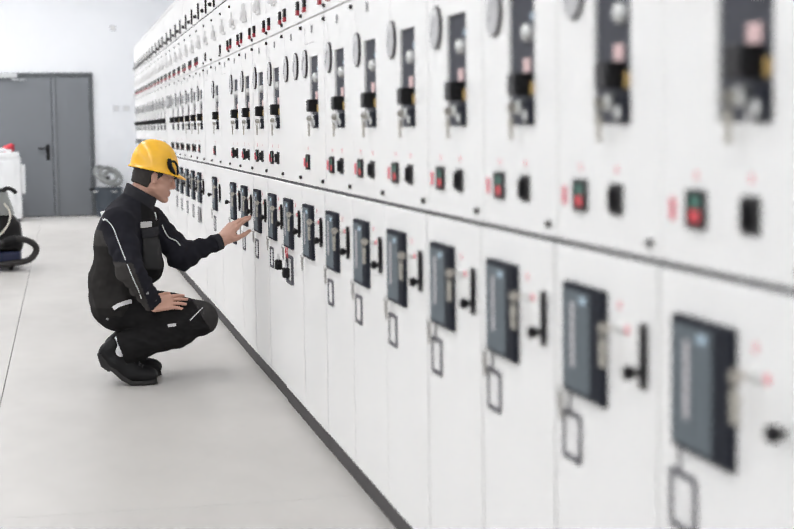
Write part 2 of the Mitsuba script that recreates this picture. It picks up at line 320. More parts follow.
# keys
def key_mesh(u, z, p, hang, wid=.017):
    """A key in its lock with a second key hanging from its bow."""
    bow = extr(Polygon([(.86 * math.cos(a), .86 * math.sin(a)) for a in np.linspace(0, 2 * math.pi, 15)[:-1]]).buffer(0).difference(Polygon([(.22 * math.cos(a), .22 * math.sin(a) + .35) for a in np.linspace(0, 2 * math.pi, 9)[:-1]])), 1.0)
    def plate(cy, cz, r, t, x):   # a disc lying in the x,z plane seen along the row
        m = bow.copy(); v = m.vertices; m.vertices = np.stack([x + v[:, 0] * r, -(cy) + (v[:, 2] - .5) * t, cz + v[:, 1] * r], 1); return m
    def disc(cu, cz, r, t, x):    # a disc parallel to the door
        m = bow.copy(); v = m.vertices; m.vertices = np.stack([x - (v[:, 2] - .5) * t, -(cu + v[:, 0] * r), cz + v[:, 1] * r], 1); return m
    shaft = B(u - .003, u + .003, z - .0015, z + .0015, 0, p, 0)
    a = plate(u, z, .0125, .004, -(p + .006))
    q = p + .008
    rg = tube([(-(q) - .009 * math.cos(t) * .5, -(u + .002 * math.sin(t)), z - .012 + .011 * math.sin(t)) for t in np.linspace(0, 2 * math.pi, 13)[:-1]], .0014, 5, closed=True)
    b = disc(u, z - .032, .0150, .006, -q)
    bl = B(u - wid * .34, u + wid * .34, z - .034 - hang, z - .042, q - .003, q + .003, .0005)
    bl2 = B(u, u + wid * .6, z - .034 - hang, z - .040 - hang * .75, q - .003, q + .003, .0005)
    return cat(shaft, a, rg, b, bl, bl2)
pre('K_panel', key_mesh(.366, .845, .024, .034, .030), 'm_key')
pre('K_breaker', key_mesh(.318, 1.238, .014, .034), 'm_key')
ck = [(-.005, 0), (.005, 0), (.015, -.020), (.013, -.030), (.003, -.056), (-.003, -.056), (-.013, -.030), (-.015, -.020)]
cm = extr(Polygon(ck), .005); v = cm.vertices; cm.vertices = np.stack([-(.016 + v[:, 2]), -(.090 + v[:, 0]), .690 + v[:, 1]], 1); cm.fix_normals()
cm = cat(cm, tube([(-.017 - .007 * math.cos(t), -.090, .692 + .010 * math.sin(t)) for t in np.linspace(0, 2 * math.pi, 11)[:-1]], .0015, 5, closed=True))
pre('K_corner', cm, 'm_key_pale')

NCOL = 34
ONES = 'first second third fourth fifth sixth seventh eighth ninth tenth eleventh twelfth thirteenth fourteenth fifteenth sixteenth seventeenth eighteenth nineteenth'.split()
def ordinal(n):
    if n <= 19: return ONES[n - 1]
    t = {2: ('twentieth', 'twenty'), 3: ('thirtieth', 'thirty')}[n // 10]
    return t[0] if n % 10 == 0 else t[1] + '-' + ONES[n % 10 - 1]
NO_BREAKER, NO_PANEL = {8, 13, 15, 22}, {13, 15, 22}
SINGLE_MID, NO_MID = {7, 14, 16}, {8, 13, 15, 22}
rng = np.random.default_rng(5)
COLX = [ROW_X + float(rng.uniform(-.0022, .0022)) for _ in range(NCOL)]
def put(key, name, tw): scene[key] = {**PRE[name], 'to_world': tw}
def suffix(base, i): return base if i == 0 else '%s_%03d' % (base, i)
for c in range(NCOL):
    C = suffix('switchgear_cabinet', c)
    tw = T().translate([COLX[c], ROW_Y + CW * c, 0])
    up = T().translate([COLX[c] + UPX, ROW_Y + CW * c, 0])
    far = c > 20
    for n in ('body', 'plinth', 'lower_door', 'cross_rail'): put(f'{C}__{n}', n, tw)
    put(f'{C}__middle_door', 'middle_door' if c in NO_BREAKER else 'middle_door_open', up)
    for n in ('upper_door', 'upper_rail', 'top_door', 'cornice'): put(f'{C}__{n}', n, up)
    L = f'{C}__lower_door'
    if c not in NO_PANEL:
        put(f'{C}__display_panel', 'display_panel', tw)
        put(f'{C}__display_panel__screen', 'screen', tw); put(f'{C}__display_panel__label_strip', 'label_strip', tw)
        put(f'{C}__display_panel__indicator', 'indicator', tw); put(f'{L}__lock', 'lock', tw)
        if not far:
            put(f'{L}__red_mark', 'red_mark', tw); put(f'{L}__red_lamp', 'red_lamp', tw)
        if c == 0:
            put(f'{L}__bar_handle', 'pale_bar', tw); tag(f'{L}__bar_handle', 'pale grey bar handle')
        else: put(f'{L}__bar_handle', 'bar_handle', tw)
        if c not in (7, 8) and not far:
            put(f'{C}__label_holder', 'label_holder', tw); put(f'{C}__label_holder__card', 'card', tw)
            if c < 4: put(f'{C}__label_holder__hanger', 'hanger', tw)
    if c not in (12, 14): put(f'{L}__knob', 'knob', tw)
    M = f'{C}__middle_door'
    if c not in NO_BREAKER:
        for n in ('', 'lamp_button', 'pilot_dot', 'warning_tag', 'lever', 'terminal', 'interlock', 'lock_body', 'small_lock', 'white_label'):
            if far and n in ('pilot_dot', 'terminal', 'white_label'): continue
            put(f'{C}__breaker' + (f'__{n}' if n else ''), n or 'breaker', up)
    du = {8: (0.02, .30), 13: (), 15: (), 22: (0, .14, .28)}.get(c, (0,))
    for k, u in enumerate(du):
        t2 = T().translate([COLX[c] + UPX, ROW_Y + CW * c - u, 0]); mk = suffix(f'{C}__meter', k)
        put(mk, 'meter', t2); put(mk + '__dial', 'dial', t2)
        if not far: put(mk + '__needle', 'needle', t2)
    if c not in NO_MID:
        put(f'{C}__push_buttons', 'button_box', up); put(f'{C}__push_buttons__red_button', 'red_button', up)
        put(f'{C}__push_buttons__green_button', 'green_button', up)
        if not far: put(f'{M}__red_text', 'red_text', up); put(f'{M}__name_mark', 'name_mark', up)
        if c not in SINGLE_MID:
            put(f'{C}__selector_switch', 'selector_switch', up); put(f'{C}__selector_switch__knob', 'switch_knob', up)
            if not far: put(f'{M}__name_mark_001', 'name_mark_001', up)
    put(f'{M}__lock', 'door_lock', up); put(f'{M}__lock_001', 'door_lock_001', up)
    if not far:
        put(f'{M}__number_tag', 'number_tag', up)
        put(f'{M}__mimic_line', 'mimic_frame' if c in (7, 13, 15) else 'mimic_line', up)
    U = f'{C}__upper_door'
    if c in (13, 15): put(f'{C}__switch', 'switch_single', T().translate([0, -.12 if c == 15 else 0, 0]) @ up)
    elif c != 14:
        put(f'{C}__switch', 'switch', up); put(f'{C}__switch__red_cap', 'switch_cap', up)
    if c not in (0, 14, 15, 16):
        put(f'{C}__switch_001', 'switch_001', up); put(f'{C}__switch_001__red_cap', 'switch_cap_001', up)
    put(f'{U}__lock', 'upper_lock', up); put(f'{U}__lock_001', 'upper_lock_001', up)
    put(f'{C}__fuse_block', 'fuse_base', up); put(f'{C}__fuse_block__fuse_holder', 'fuse_holder', up)
    if c not in (12, 13, 14, 15): put(f'{C}__fuse_block__fuse_holder_001', 'fuse_holder_001', up)
    put(f'{C}__top_door__bar_handle', 'top_bar', up); put(f'{C}__top_door__knob', 'top_knob', up)
    extra = {8: 'with two extra round meters and black padlocks', 13: 'with no dark panel', 15: 'with no dark panel', 22: 'with three round meters'}.get(c, 'with dark breaker panels')
    if c == 0: lb = 'white switchgear cabinet at the right edge of the photo, largest and most blurred'
    elif c == NCOL - 1: lb = 'last white switchgear cabinet of the row, next to the end wall'
    else: lb = f'white switchgear cabinet {extra}, {ordinal(c + 1)} from the right edge'
    tag(C, lb, 'switchgear cabinet', 'white switchgear cabinets in one long row')
    def add_key(base, name, lab, grp):
        global kn
        kk = suffix(base, kn[base]); kn[base] += 1
        put(kk, name, up if name == 'K_breaker' else tw); tag(kk, lab, 'key', grp)
    if c == 0: kn = {'panel_key': 0, 'breaker_key': 0, 'corner_key': 0}
    o = ordinal(c + 1)
    if c not in NO_PANEL and c <= 20: add_key('panel_key', 'K_panel', f'keys hanging beside the lower dark panel of the {o} cabinet from the right edge', 'keys beside the lower dark panels')
    if c not in NO_BREAKER and c <= 18: add_key('breaker_key', 'K_breaker', f'keys hanging under the breaker strip of the {o} cabinet from the right edge', 'keys in the upper breaker strips')
    if 0 < c <= 14 and c not in NO_PANEL: add_key('corner_key', 'K_corner', f'pale key hanging below the lower panel of the {o} cabinet from the right edge', 'pale keys below the lower panels')
P('switchgear_cabinet__end_panel', B(CW + .0005, CW + .004, .02, 2.262, -.60, .001, .001), 'm_enamel', to_world=T().translate([COLX[0], ROW_Y, 0]))
# padlocks hung on the label holder of the ninth cabinet
tw8 = T().translate([COLX[8], ROW_Y + CW * 8, 0])
def padlock(u, z, p):
    body = B(u - .024, u + .024, z - .042, z, p, p + .028, .004)
    sh = tube([(-(p + .013), -(u - .013), z - .004), (-(p + .013), -(u - .013), z + .014), (-(p + .013), -(u - .006), z + .024), (-(p + .013), -(u + .006), z + .024), (-(p + .013), -(u + .013), z + .014), (-(p + .013), -(u + .013), z - .004)], .0032, 6)
    return body, sh
for i, (u, z, p) in enumerate([(.150, .640, .034), (.235, .612, .014)]):
    k = suffix('padlock', i); b, s = padlock(u, z, p)
    P(k + '__body', b, 'm_black', to_world=tw8); P(k + '__shackle', s, 'm_steel', 40, to_world=tw8)
    tag(k, ['left and higher of two black padlocks below the ninth panel', 'right and lower of two black padlocks on the label holder of the ninth cabinet'][i], 'padlock', 'black padlocks on the ninth cabinet')
P('lockout_strap', cat(*[tube([(-.010, -u, .705), (-.016, -u - .002, .68), (-.014, -u, .650)], .0026, 6) for u in (.150, .195)]), 'm_red', 40, to_world=tw8)
tag('lockout_strap', 'thin red lockout straps below the ninth dark panel above padlocks', 'strap')
P(suffix('switchgear_cabinet', 8) + '__label_holder', ring(.115, .265, .545, .655, .008, 0, .010), 'm_holder', to_world=tw8)
# the wider double holder and the dark plate further down the row
P(suffix('switchgear_cabinet', 12) + '__label_holder_001', ring(.165, .26, .562, .652, .0075, 0, .008), 'm_panel', to_world=T().translate([COLX[12], ROW_Y + CW * 12, 0]))
P(suffix('switchgear_cabinet', 16) + '__dark_plate', B(.06, .24, .55, .66, .008, .012, .002), 'm_tag_grey', to_world=T().translate([COLX[16], ROW_Y + CW * 16, 0]))

# ------------------------------------------------------------------ smooth bodies: signed distances and a surface-net mesher
def nrm(v): v = np.asarray(v, float); return v / np.linalg.norm(v)
def cap(p, a, b, ra, rb):
    a, b = np.asarray(a, np.float32), np.asarray(b, np.float32); d = b - a
    t = np.clip((p - a) @ d / max(float(d @ d), 1e-9), 0, 1)
    return np.linalg.norm(p - a - t[..., None] * d, axis=-1) - (ra + t * (rb - ra))
def ell(p, c, r, R=None):
    q = p - np.asarray(c, np.float32)
    if R is not None: q = q @ np.asarray(R, np.float32)          # columns of R: the ellipsoid's own axes
    r = np.asarray(r, np.float32); k0 = np.linalg.norm(q / r, axis=-1); k1 = np.linalg.norm(q / r ** 2, axis=-1)
    return k0 * (k0 - 1) / np.maximum(k1, 1e-6)
def smin(a, b, k):
    h = np.clip(0.5 + 0.5 * (b - a) / k, 0, 1); return b + (a - b) * h - k * h * (1 - h)
def smax(a, b, k): return -smin(-a, -b, k)
def blend(ds, k):
    o = ds[0]
    for d in ds[1:]: o = smin(o, d, k)
    return o
def net(f, lo, hi, h):
    """The zero surface of f in the box lo..hi, in cells of size h."""
    lo, hi = np.asarray(lo, float), np.asarray(hi, float); n = np.ceil((hi - lo) / h).astype(int) + 1
    ax = [(lo[i] + h * np.arange(n[i])).astype(np.float32) for i in range(3)]
    V = np.concatenate([f(np.stack(np.meshgrid(ax[0][i:i + 24], ax[1], ax[2], indexing='ij'), -1)) for i in range(0, n[0], 24)], 0)
    S = V < 0; m = n - 1
    corner = lambda A, o: A[o[0]:o[0] + m[0], o[1]:o[1] + m[1], o[2]:o[2] + m[2]]
    O = list(np.ndindex(2, 2, 2)); cnt = sum(corner(S, o).astype(np.int8) for o in O)
    act = (cnt > 0) & (cnt < 8); I = np.argwhere(act); idx = -np.ones(m, int); idx[act] = np.arange(len(I))
    acc, num = np.zeros((len(I), 3)), np.zeros(len(I)); vals = {o: corner(V, o)[act] for o in O}
    for o in O:
        for a in range(3):
            if o[a]: continue
            q = list(o); q[a] = 1; va, vb = vals[o], vals[tuple(q)]; x = (va < 0) != (vb < 0)
            t = va[x] / (va[x] - vb[x]); P0 = np.tile(np.array(o, float), (x.sum(), 1)); P0[:, a] += t
            acc[x] += P0; num[x] += 1
    verts = lo + h * (I + acc / num[:, None]); F = []
    for a in range(3):
        b, c = (a + 1) % 3, (a + 2) % 3
        sl0 = [slice(None)] * 3; sl1 = [slice(None)] * 3; sl0[a] = slice(0, -1); sl1[a] = slice(1, None)
        s0, s1 = S[tuple(sl0)], S[tuple(sl1)]; E_ = np.argwhere(s0 != s1)
        E_ = E_[(E_[:, b] > 0) & (E_[:, c] > 0) & (E_[:, b] < m[b]) & (E_[:, c] < m[c])]
        def at(db, dc):
            q = E_.copy(); q[:, b] += db; q[:, c] += dc; return idx[q[:, 0], q[:, 1], q[:, 2]]
        quad = np.stack([at(-1, -1), at(0, -1), at(0, 0), at(-1, 0)], 1)
        fl = ~s0[E_[:, 0], E_[:, 1], E_[:, 2]]; quad[fl] = quad[fl][:, ::-1]; F.append(quad)
    F = np.concatenate(F); F = F[(F >= 0).all(1)]
    return trimesh.Trimesh(verts, np.vstack([F[:, [0, 1, 2]], F[:, [0, 2, 3]]]), process=False)
def normals(m): return np.array(trimesh.Trimesh(m.vertices, m.faces, process=False).vertex_normals)

# ------------------------------------------------------------------ the crouching man: joints in metres
hipR, kneeR, ankR = (.245, 7.45, .352), (.620, 7.372, .304), (.262, 7.372, .176)
hipL, kneeL, ankL = (.265, 7.64, .347), (.596, 7.75, .280), (.296, 7.622, .174)
pelvis, waist, chest, upch, neckb = (.243, 7.55, .372), (.250, 7.54, .510), (.298, 7.54, .680), (.322, 7.55, .785), (.352, 7.56, .862)
shR, elR, wrR = (.247, 7.375, .765), (.296, 7.215, .560), (.392, 7.335, .424)
shL, elL, wrL = (.415, 7.705, .750), (.556, 7.565, .592), (.756, 7.605, .655)
HP, HY = math.radians(14), math.radians(8)                # the head: bent down, turned a little away
hx = np.array([math.cos(HP) * math.cos(HY), math.cos(HP) * math.sin(HY), -math.sin(HP)]); hy = nrm(np.cross([0, 0, 1], hx)); hz = np.cross(hx, hy)
HR = np.stack([hx, hy, hz], 1); HO = np.array([.432, 7.57, .984])
def hw(q): return HO + np.asarray(q, float) @ HR.T           # head frame -> world
def head_sdf(p, skull_only=False):
    q = ((p - HO.astype(np.float32)) @ HR.astype(np.float32)); sy = q.copy(); sy[..., 1] = np.abs(q[..., 1])
    sk = ell(q, (-.004, 0, .035), (.093, .077, .085))
    if skull_only: return smin(sk, cap(q, (-.035, 0, -.02), (-.045, 0, -.075), .062, .055), .02)
    d = smin(sk, ell(q, (.030, 0, -.045), (.060, .060, .066)), .025)
    d = smin(d, cap(sy, (.000, .056, -.060), (.070, .016, -.104), .016, .015), .022)      # jaw
    d = smin(d, cap(sy, (.078, .0, -.103), (.078, .010, -.103), .015, .013), .014)       # chin
    d = smin(d, cap(sy, (.060, .044, -.020), (.030, .060, -.012), .016, .014), .016)     # cheekbone
    d = smin(d, cap(sy, (.082, .008, .022), (.070, .046, .020), .0105, .010), .012)      # brow
    d = smax(d, -ell(sy, (.096, .032, .000), (.011, .013, .009)), .010)                  # eye socket
    d = smin(d, cap(q, (.086, 0, .016), (.106, 0, -.034), .0100, .0118), .013)           # nose
    d = smin(d, ell(sy, (.097, .0120, -.041), (.012, .0085, .008)), .009)
    d = smin(d, cap(sy, (.091, 0, -.066), (.082, .022, -.068), .0075, .004), .006)       # lips
    d = smin(d, cap(sy, (.089, 0, -.078), (.081, .019, -.076), .0080, .005), .006)
    d = smax(d, -cap(sy, (.099, 0, -.0715), (.087, .022, -.0715), .0018, .001), .003)
    d = smin(d, ell(sy, (.077, .031, .000), (.012, .014, .011)), .004)                   # eyeball with its lids
    e = ell(sy, (-.010, .076, -.012), (.016, .008, .029)); e = smax(e, -ell(sy, (-.007, .085, -.008), (.009, .006, .018)), .005)
    d = smin(d, e, .006)
    nk = cap(q, (-.028, 0, -.050), (-.052, 0, -.155), .056, .060)
    return smin(d, nk, .022)
def hand_sdf(p, wrist, X, Y, Z, curl, spread, thumb, s=1.0):
    """X towards the fingers, Y towards the thumb, Z the back of the hand; curl per finger (three bends, radians)."""
    M = np.stack([X, Y, Z], 1).astype(np.float32); q = (p - np.asarray(wrist, np.float32)) @ M / s
    K = [(.090, .030, .002), (.094, .009, .004), (.088, -.012, .002), (.079, -.031, -.002)]; Ls = [.070, .078, .072, .057]
    palm = blend([cap(q, (.005, .012 - .014 * i, 0), (np.array(k) * (.97, 1, 1)), .0165, .0120) for i, k in enumerate(K)], .012)
    palm = smin(palm, cap(q, (.020, .016, -.010), (.052, .034, -.012), .016, .014), .012)
    d = smin(palm, cap(q, (-.012, 0, 0), (.012, 0, 0), .0255, .0245), .016)
    tips = []
    for i, k in enumerate(K):
        a, pos, fs = 0.0, np.array(k, float), None
        sp = spread[i]
        for j, (w, r0, r1) in enumerate(((.46, .0092, .0084), (.30, .0084, .0076), (.24, .0076, .0066))):
            a += curl[i][j]; dv = np.array([math.cos(a) * math.cos(sp), math.cos(a) * math.sin(sp), -math.sin(a)]); nx = pos + dv * Ls[i] * w
            c = cap(q, pos, nx, r0, r1); fs = c if fs is None else smin(fs, c, .003); pos = nx
        tips.append((pos, dv)); d = smin(d, fs, .0045)
    t0, t1, t2, t3 = [np.array(t) for t in thumb]
    tfs = smin(smin(cap(q, t0, t1, .014, .0115), cap(q, t1, t2, .0108, .0098), .004), cap(q, t2, t3, .0098, .0078), .003)
    d = smin(d, tfs, .008); tips.append((t3, nrm(t3 - t2)))
    return d * s, [(np.asarray(wrist) + (M @ t) * s, M @ v) for t, v in tips]
# left hand: reaches to the key of a lower panel, thumb towards the camera; right hand: flat on the right thigh
LX_ = nrm([.66, -.06, .80]); LZ_ = nrm(np.array([-.66, -.46, .60]) - LX_ * (np.array([-.66, -.46, .60]) @ LX_)); LY_ = np.cross(LX_, LZ_)
if LY_[1] > 0: LY_ = -LY_
L_ARGS = (wrL, LX_, LY_, LZ_, [(.16, .20, .15), (.28, .30, .20), (.42, .46, .3), (.56, .6, .3)], (.07, 0, -.06, -.12), [(.022, .024, -.012), (.058, .044, -.028), (.088, .046, -.044), (.112, .042, -.054)], 1.1)
wrR = (.392, 7.283, .392)
RX_ = nrm([.975, .17, .06]); RZ_ = nrm(np.array([-.06, -.72, .68]) - RX_ * (np.array([-.06, -.72, .68]) @ RX_)); RY_ = np.cross(RZ_, RX_)
wrRh = wrR
R_ARGS = (wrRh, RX_, RY_, RZ_, [(.06, .14, .12), (.08, .16, .12), (.10, .18, .12), (.12, .2, .12)], (.07, .02, -.03, -.09), [(.018, .026, -.008), (.050, .052, -.012), (.076, .062, -.016), (.098, .066, -.020)])
_, tipsL = hand_sdf(np.zeros((1, 3), np.float32), *L_ARGS); _, tipsR = hand_sdf(np.zeros((1, 3), np.float32), *R_ARGS)

def core_sdf(p):
    d = blend([ell(p, chest, (.09, .14, .15)), ell(p, waist, (.08, .12, .12)), ell(p, pelvis, (.085, .13, .09))], .05)
    for a, b, ra, rb in ((upch, neckb, .06, .05), (shR, elR, .040, .034), (elR, wrR, .034, .024), (shL, elL, .040, .034), (elL, wrL, .034, .024), (upch, shR, .05, .04), (upch, shL, .05, .04),
                         (hipR, kneeR, .062, .045), (kneeR, ankR, .045, .034), (hipL, kneeL, .062, .045), (kneeL, ankL, .045, .034), (ankR, (.250, 7.372, .11), .030, .024), (ankL, (.285, 7.622, .11), .030, .024)):
        d = smin(d, cap(p, a, b, ra, rb), .02)
    nb, nt = hw((-.050, 0, -.150)), hw((-.028, 0, -.055))
    return smin(d, cap(p, neckb, nb, .055, .057), .02)
pieces = [net(core_sdf, (.05, 7.10, .01), (.85, 7.95, .98), .011),
          net(head_sdf, HO + (-.22, -.13, -.20), HO + (.16, .13, .16), .0034),
          net(lambda p: hand_sdf(p, *L_ARGS)[0], np.array(wrL) - (.09, .12, .10), np.array(wrL) + (.20, .12, .22), .0026),
          net(lambda p: hand_sdf(p, *R_ARGS)[0], np.array(wrRh) - (.08, .13, .10), np.array(wrRh) + (.22, .13, .09), .0026)]
try:
    man = None
    for q in pieces:
        mm = m3.Manifold(m3.Mesh(np.asarray(q.vertices, np.float32), np.asarray(q.faces, np.uint32)))
        if mm.status() != m3.Error.NoError: raise ValueError(str(mm.status()))
        man = mm if man is None else man + mm
    body = tri(man)
except Exception as ex:
    print('body union failed', ex); body = cat(*pieces)
P('person__body', body, 'm_skin', True)
tag('person', 'man in dark workwear and yellow hard hat crouching before the cabinets, one hand reaching out', 'person')
for i, s_ in enumerate((-1, 1)):
    e = trimesh.creation.icosphere(2, .0122); e.apply_translation(hw((.0765, s_ * .031, .0))); P(suffix('person__eye', i), e, 'm_eye', True)
    ir = trimesh.creation.icosphere(2, .0062); ir.apply_translation(hw((.0835, s_ * .031, -.002))); P(suffix('person__eye', i) + '__iris', ir, 'm_iris', True)
    br = tube([hw((.094, s_ * .010, .019)), hw((.093, s_ * .026, .023)), hw((.078, s_ * .046, .021))], [.0035, .0042, .002], 8); P(suffix('person__eyebrow', i), br, 'm_hair', 40)
P('person__lips', net(lambda p: blend([cap((lambda q: np.stack([q[..., 0], np.abs(q[..., 1]), q[..., 2]], -1))((p - HO.astype(np.float32)) @ HR.astype(np.float32)), a, b, ra, rb) for a, b, ra, rb in (((.0915, 0, -.067), (.082, .021, -.069), .0075, .004), ((.0895, 0, -.077), (.081, .018, -.075), .0080, .005))], .002), HO + (.03, -.06, -.14), HO + (.14, .06, -.02), .0025), 'm_lip', True)
def hair_sdf(p):
    q = (p - HO.astype(np.float32)) @ HR.astype(np.float32); d = head_sdf(p, True) - .0045
    front = q[..., 0] - np.where(q[..., 2] > -.018, .030 + .0 * q[..., 2], -.022 + .25 * (q[..., 2] + .05))
    d = smax(d, front.astype(np.float32), .006)
    return smax(smax(d, -(q[..., 2] + .062 + .25 * (q[..., 0] + .05)), .006), q[..., 2] - .06, .004)
hair = net(hair_sdf, HO + (-.14, -.11, -.11), HO + (.08, .11, .10), .0032)
v = hair.vertices; hn = normals(hair); hair.vertices = v + hn * ((meshkit.noise(v * [260, 260, 60], 3) - .5) * .0018)[:, None]
P('person__hair', hair, 'm_hair', True); tag('person__hair', 'short dark hair below the hard hat')
for i, (t, d_) in enumerate(tipsL + tipsR):             # finger nails on the backs of the finger tips
    z_ = LZ_ if i < 5 else RZ_
    z_ = nrm(z_ - d_ * (z_ @ d_)) if i % 5 < 4 else nrm(np.cross(d_, LZ_ if i < 5 else RZ_)) * (1 if i < 5 else -1)
    m = trimesh.creation.icosphere(2, 1.0); m.apply_scale((.0056, .0044, .0014)); w_ = np.cross(z_, d_); A = np.eye(4); A[:3, :3] = np.stack([d_, w_, z_], 1); A[:3, 3] = t + z_ * .0061 + d_ * .0005; m.apply_transform(A)
    P(suffix('person__body__fingernail', i), m, 'm_nail', True)

# hard hat, built in the head's frame
def hat():
    zr, cx, a, b, hh = .030, -.004, .118, .101, .137
    NU, rows, rin = 72, [], []
    ph = np.arange(NU) * 2 * np.pi / NU; cp, sp = np.cos(ph), np.sin(ph); peak = np.maximum(0, cp) ** 3
    def ringpts(el, off):
        c_, s_ = math.cos(el) ** .86, math.sin(el) ** .95
        x = cx + (a + off) * cp * c_ - .012 * s_; y = (b + off) * sp * c_; z = zr + (hh + off) * s_ * np.ones(NU)
        rib = .0042 * (np.exp(-(y / .008) ** 2) + np.exp(-((np.abs(y) - .034) / .007) ** 2)) * min(1, max(0, (s_ - .45) * 3)) if off == 0 else 0
        return np.stack([x, y, z + rib], 1)
    for wd, dz in ((1.0, -.010), (.55, -.004), (.2, 0)):
        fl = .010 + .036 * peak; x = cx + (a + fl * wd) * cp; y = (b + fl * wd * .8) * sp
        rows.append(np.stack([x, y, zr + dz * (1 + .6 * peak)], 1))
    for el in np.linspace(.02, math.pi / 2 - .03, 18): rows.append(ringpts(el, 0))
    for el in np.linspace(math.pi / 2 - .03, .02, 14): rin.append(ringpts(el, -.004))
    fl = .010 + .036 * peak; rin.append(np.stack([cx + (a + fl - .003) * cp, (b + fl * .8 - .003) * sp, zr - .0135 * (1 + .5 * peak)], 1))
    allr = rows + rin[-1:] + []                          # rim turns under
    def strip(rr, top):
        V = np.concatenate(rr); F = []
        for i in range(len(rr) - 1):
            for j in range(NU):
                p0, p1, q0, q1 = i * NU + j, i * NU + (j + 1) % NU, (i + 1) * NU + j, (i + 1) * NU + (j + 1) % NU; F += [[p0, p1, q1], [p0, q1, q0]]
        return V, F
    seq = rows + rin                                      # outside rim -> crown -> inside -> under the rim, closed
    seq = rows[:] + rin[:]
    V, F = strip(seq + [seq[0]], None); n0 = len(seq) * NU; F = [[(k if k < n0 else k - n0) for k in t] for t in F]
    return trimesh.Trimesh(V[:n0], F, process=False)
hm = hat(); hm.vertices = np.array([hw(q) for q in hm.vertices]); hm.fix_normals()
P('person__hard_hat', hm, 'm_helmet', 45); tag('person__hard_hat', 'glossy yellow hard hat')
ph = np.arange(40) * 2 * np.pi / 40
hb = tube([hw((-.008 + .112 * math.cos(t), .092 * math.sin(t), .022)) for t in ph], .0065, 8, closed=True)
P('person__hard_hat__headband', hb, 'm_black', 40)
def hs(t, z, o=.006): return hw((-.008 + (.120 + o) * math.cos(t), (.101 + o) * math.sin(t), z))
clip = cat(tube([hs(-1.20, .092), hs(-1.18, .074), hs(-1.10, .054), hs(-.92, .036), hs(-.70, .016)], [.008, .011, .012, .010, .007], 8),
           tube(spline([hs(-1.16, .078), hs(-1.02, .084, .012), hs(-.86, .070, .016), hs(-.74, .046, .016), hs(-.66, .018, .012), hs(-.70, .002, .006)], 16), .0052, 8))
P('person__hard_hat__strap_clip', clip, 'm_black', 40); tag('person__hard_hat__strap_clip', 'black clip and strap loop on the side of the hard hat')

# jacket
tl = nrm(np.array(shL) - np.array(shR)); tu = nrm(np.array(neckb) - np.array(waist)); tu = nrm(tu - tl * (tu @ tl)); tf = np.cross(tl, tu)
TR = np.stack([tf, tl, tu], 1)
def torso_sdf(p):
    return blend([ell(p, np.array(chest) + (-.012, .0, -.01), (.135, .190, .185), TR), ell(p, np.array(waist) + (-.002, 0, -.02), (.128, .170, .170), TR), ell(p, np.array(pelvis) + (-.002, -.01, .003), (.126, .205, .124)),
                  cap(p, np.array(upch) + (-.03, -.02, -.01), shR, .090, .075), cap(p, np.array(upch) + (-.02, .02, -.01), shL, .085, .072), cap(p, upch, np.array(neckb) + (-.012, 0, -.01), .092, .068), ell(p, (.385, 7.50, .570), (.085, .10, .105))], .055)
def armR_sdf(p): return smin(cap(p, shR, elR, .074, .063), cap(p, elR, wrR, .062, .041), .02)
def armL_sdf(p): return smin(cap(p, shL, elL, .074, .066), cap(p, elL, np.array(wrL) + (-.012, 0, -.006), .058, .037), .02)
def hem(d, p):                                             # lower edge of the jacket, running up towards the front
    return smax(d, -(p[..., 2] - (.275 + .38 * np.maximum(p[..., 0] - .25, 0) - .16 * np.maximum(.25 - p[..., 0], 0))), .008)
def cuff(d, p, el, wr, over):
    ax = nrm(np.array(wr) - np.array(el)).astype(np.float32); return smax(d, (p - np.asarray(wr, np.float32)) @ ax - over, .004)
def jacket_sdf(p):
    d = hem(torso_sdf(p), p)
    d = smin(d, cuff(armR_sdf(p), p, elR, wrR, .004), .028)
    return smin(d, cuff(armL_sdf(p), p, elL, wrL, -.004), .030)
jk = net(jacket_sdf, (.02, 7.08, .20), (.82, 7.90, .93), .0068)
v, nn = jk.vertices, normals(jk)
def folds(v):
    """Cloth folds: rings across the arms near the elbows, slanting folds over the torso."""
    def arm(a, b, f, ph):
        a, b = np.array(a), np.array(b); d = b - a; L = np.linalg.norm(d); t = (v - a) @ d / L / L
        w = np.exp(-((np.linalg.norm(v - a - np.clip(t, 0, 1)[:, None] * d, axis=1) - .05) / .035) ** 2)
        return w * np.sin(t * L * f + ph + 3.0 * meshkit.noise(v * 11, 5)), t
    o = np.zeros(len(v))
    for a, b, f, ph, am in ((shR, elR, 95, 0, .0030), (elR, wrR, 120, 1, .0036), (shL, elL, 95, 2, .0034), (elL, wrL, 110, .4, .0040)):
        w, t = arm(a, b, f, ph); o += am * w
    ridge = 1 - np.abs(2 * meshkit.fbm(v * [9, 9, 5] + [0, 0, 0], 3, 2) - 1)
    fine = 1 - np.abs(2 * meshkit.fbm(v * [22, 22, 13], 2, 12) - 1)
    return o + (.026 * (ridge - .75) + .006 * (fine - .75)) * np.clip((.80 - v[:, 2]) * 6, .25, 1)
jk.vertices = v + nn * folds(v)[:, None]
v = jk.vertices
dT, dAR, dAL = torso_sdf(v.astype(np.float32)), armR_sdf(v.astype(np.float32)), armL_sdf(v.astype(np.float32))
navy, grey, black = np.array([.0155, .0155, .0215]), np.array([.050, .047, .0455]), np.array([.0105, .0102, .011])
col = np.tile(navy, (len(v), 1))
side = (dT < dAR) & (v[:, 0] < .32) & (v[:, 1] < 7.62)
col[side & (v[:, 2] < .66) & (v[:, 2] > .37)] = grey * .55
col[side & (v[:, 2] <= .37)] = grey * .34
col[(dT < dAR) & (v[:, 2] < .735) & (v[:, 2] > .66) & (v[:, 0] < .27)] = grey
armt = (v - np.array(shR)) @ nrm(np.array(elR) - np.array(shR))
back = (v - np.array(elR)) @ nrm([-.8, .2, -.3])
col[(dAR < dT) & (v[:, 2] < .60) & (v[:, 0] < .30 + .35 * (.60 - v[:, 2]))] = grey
col[(dT < dAR) & (dT < dAL) & (v[:, 0] > .36)] = black
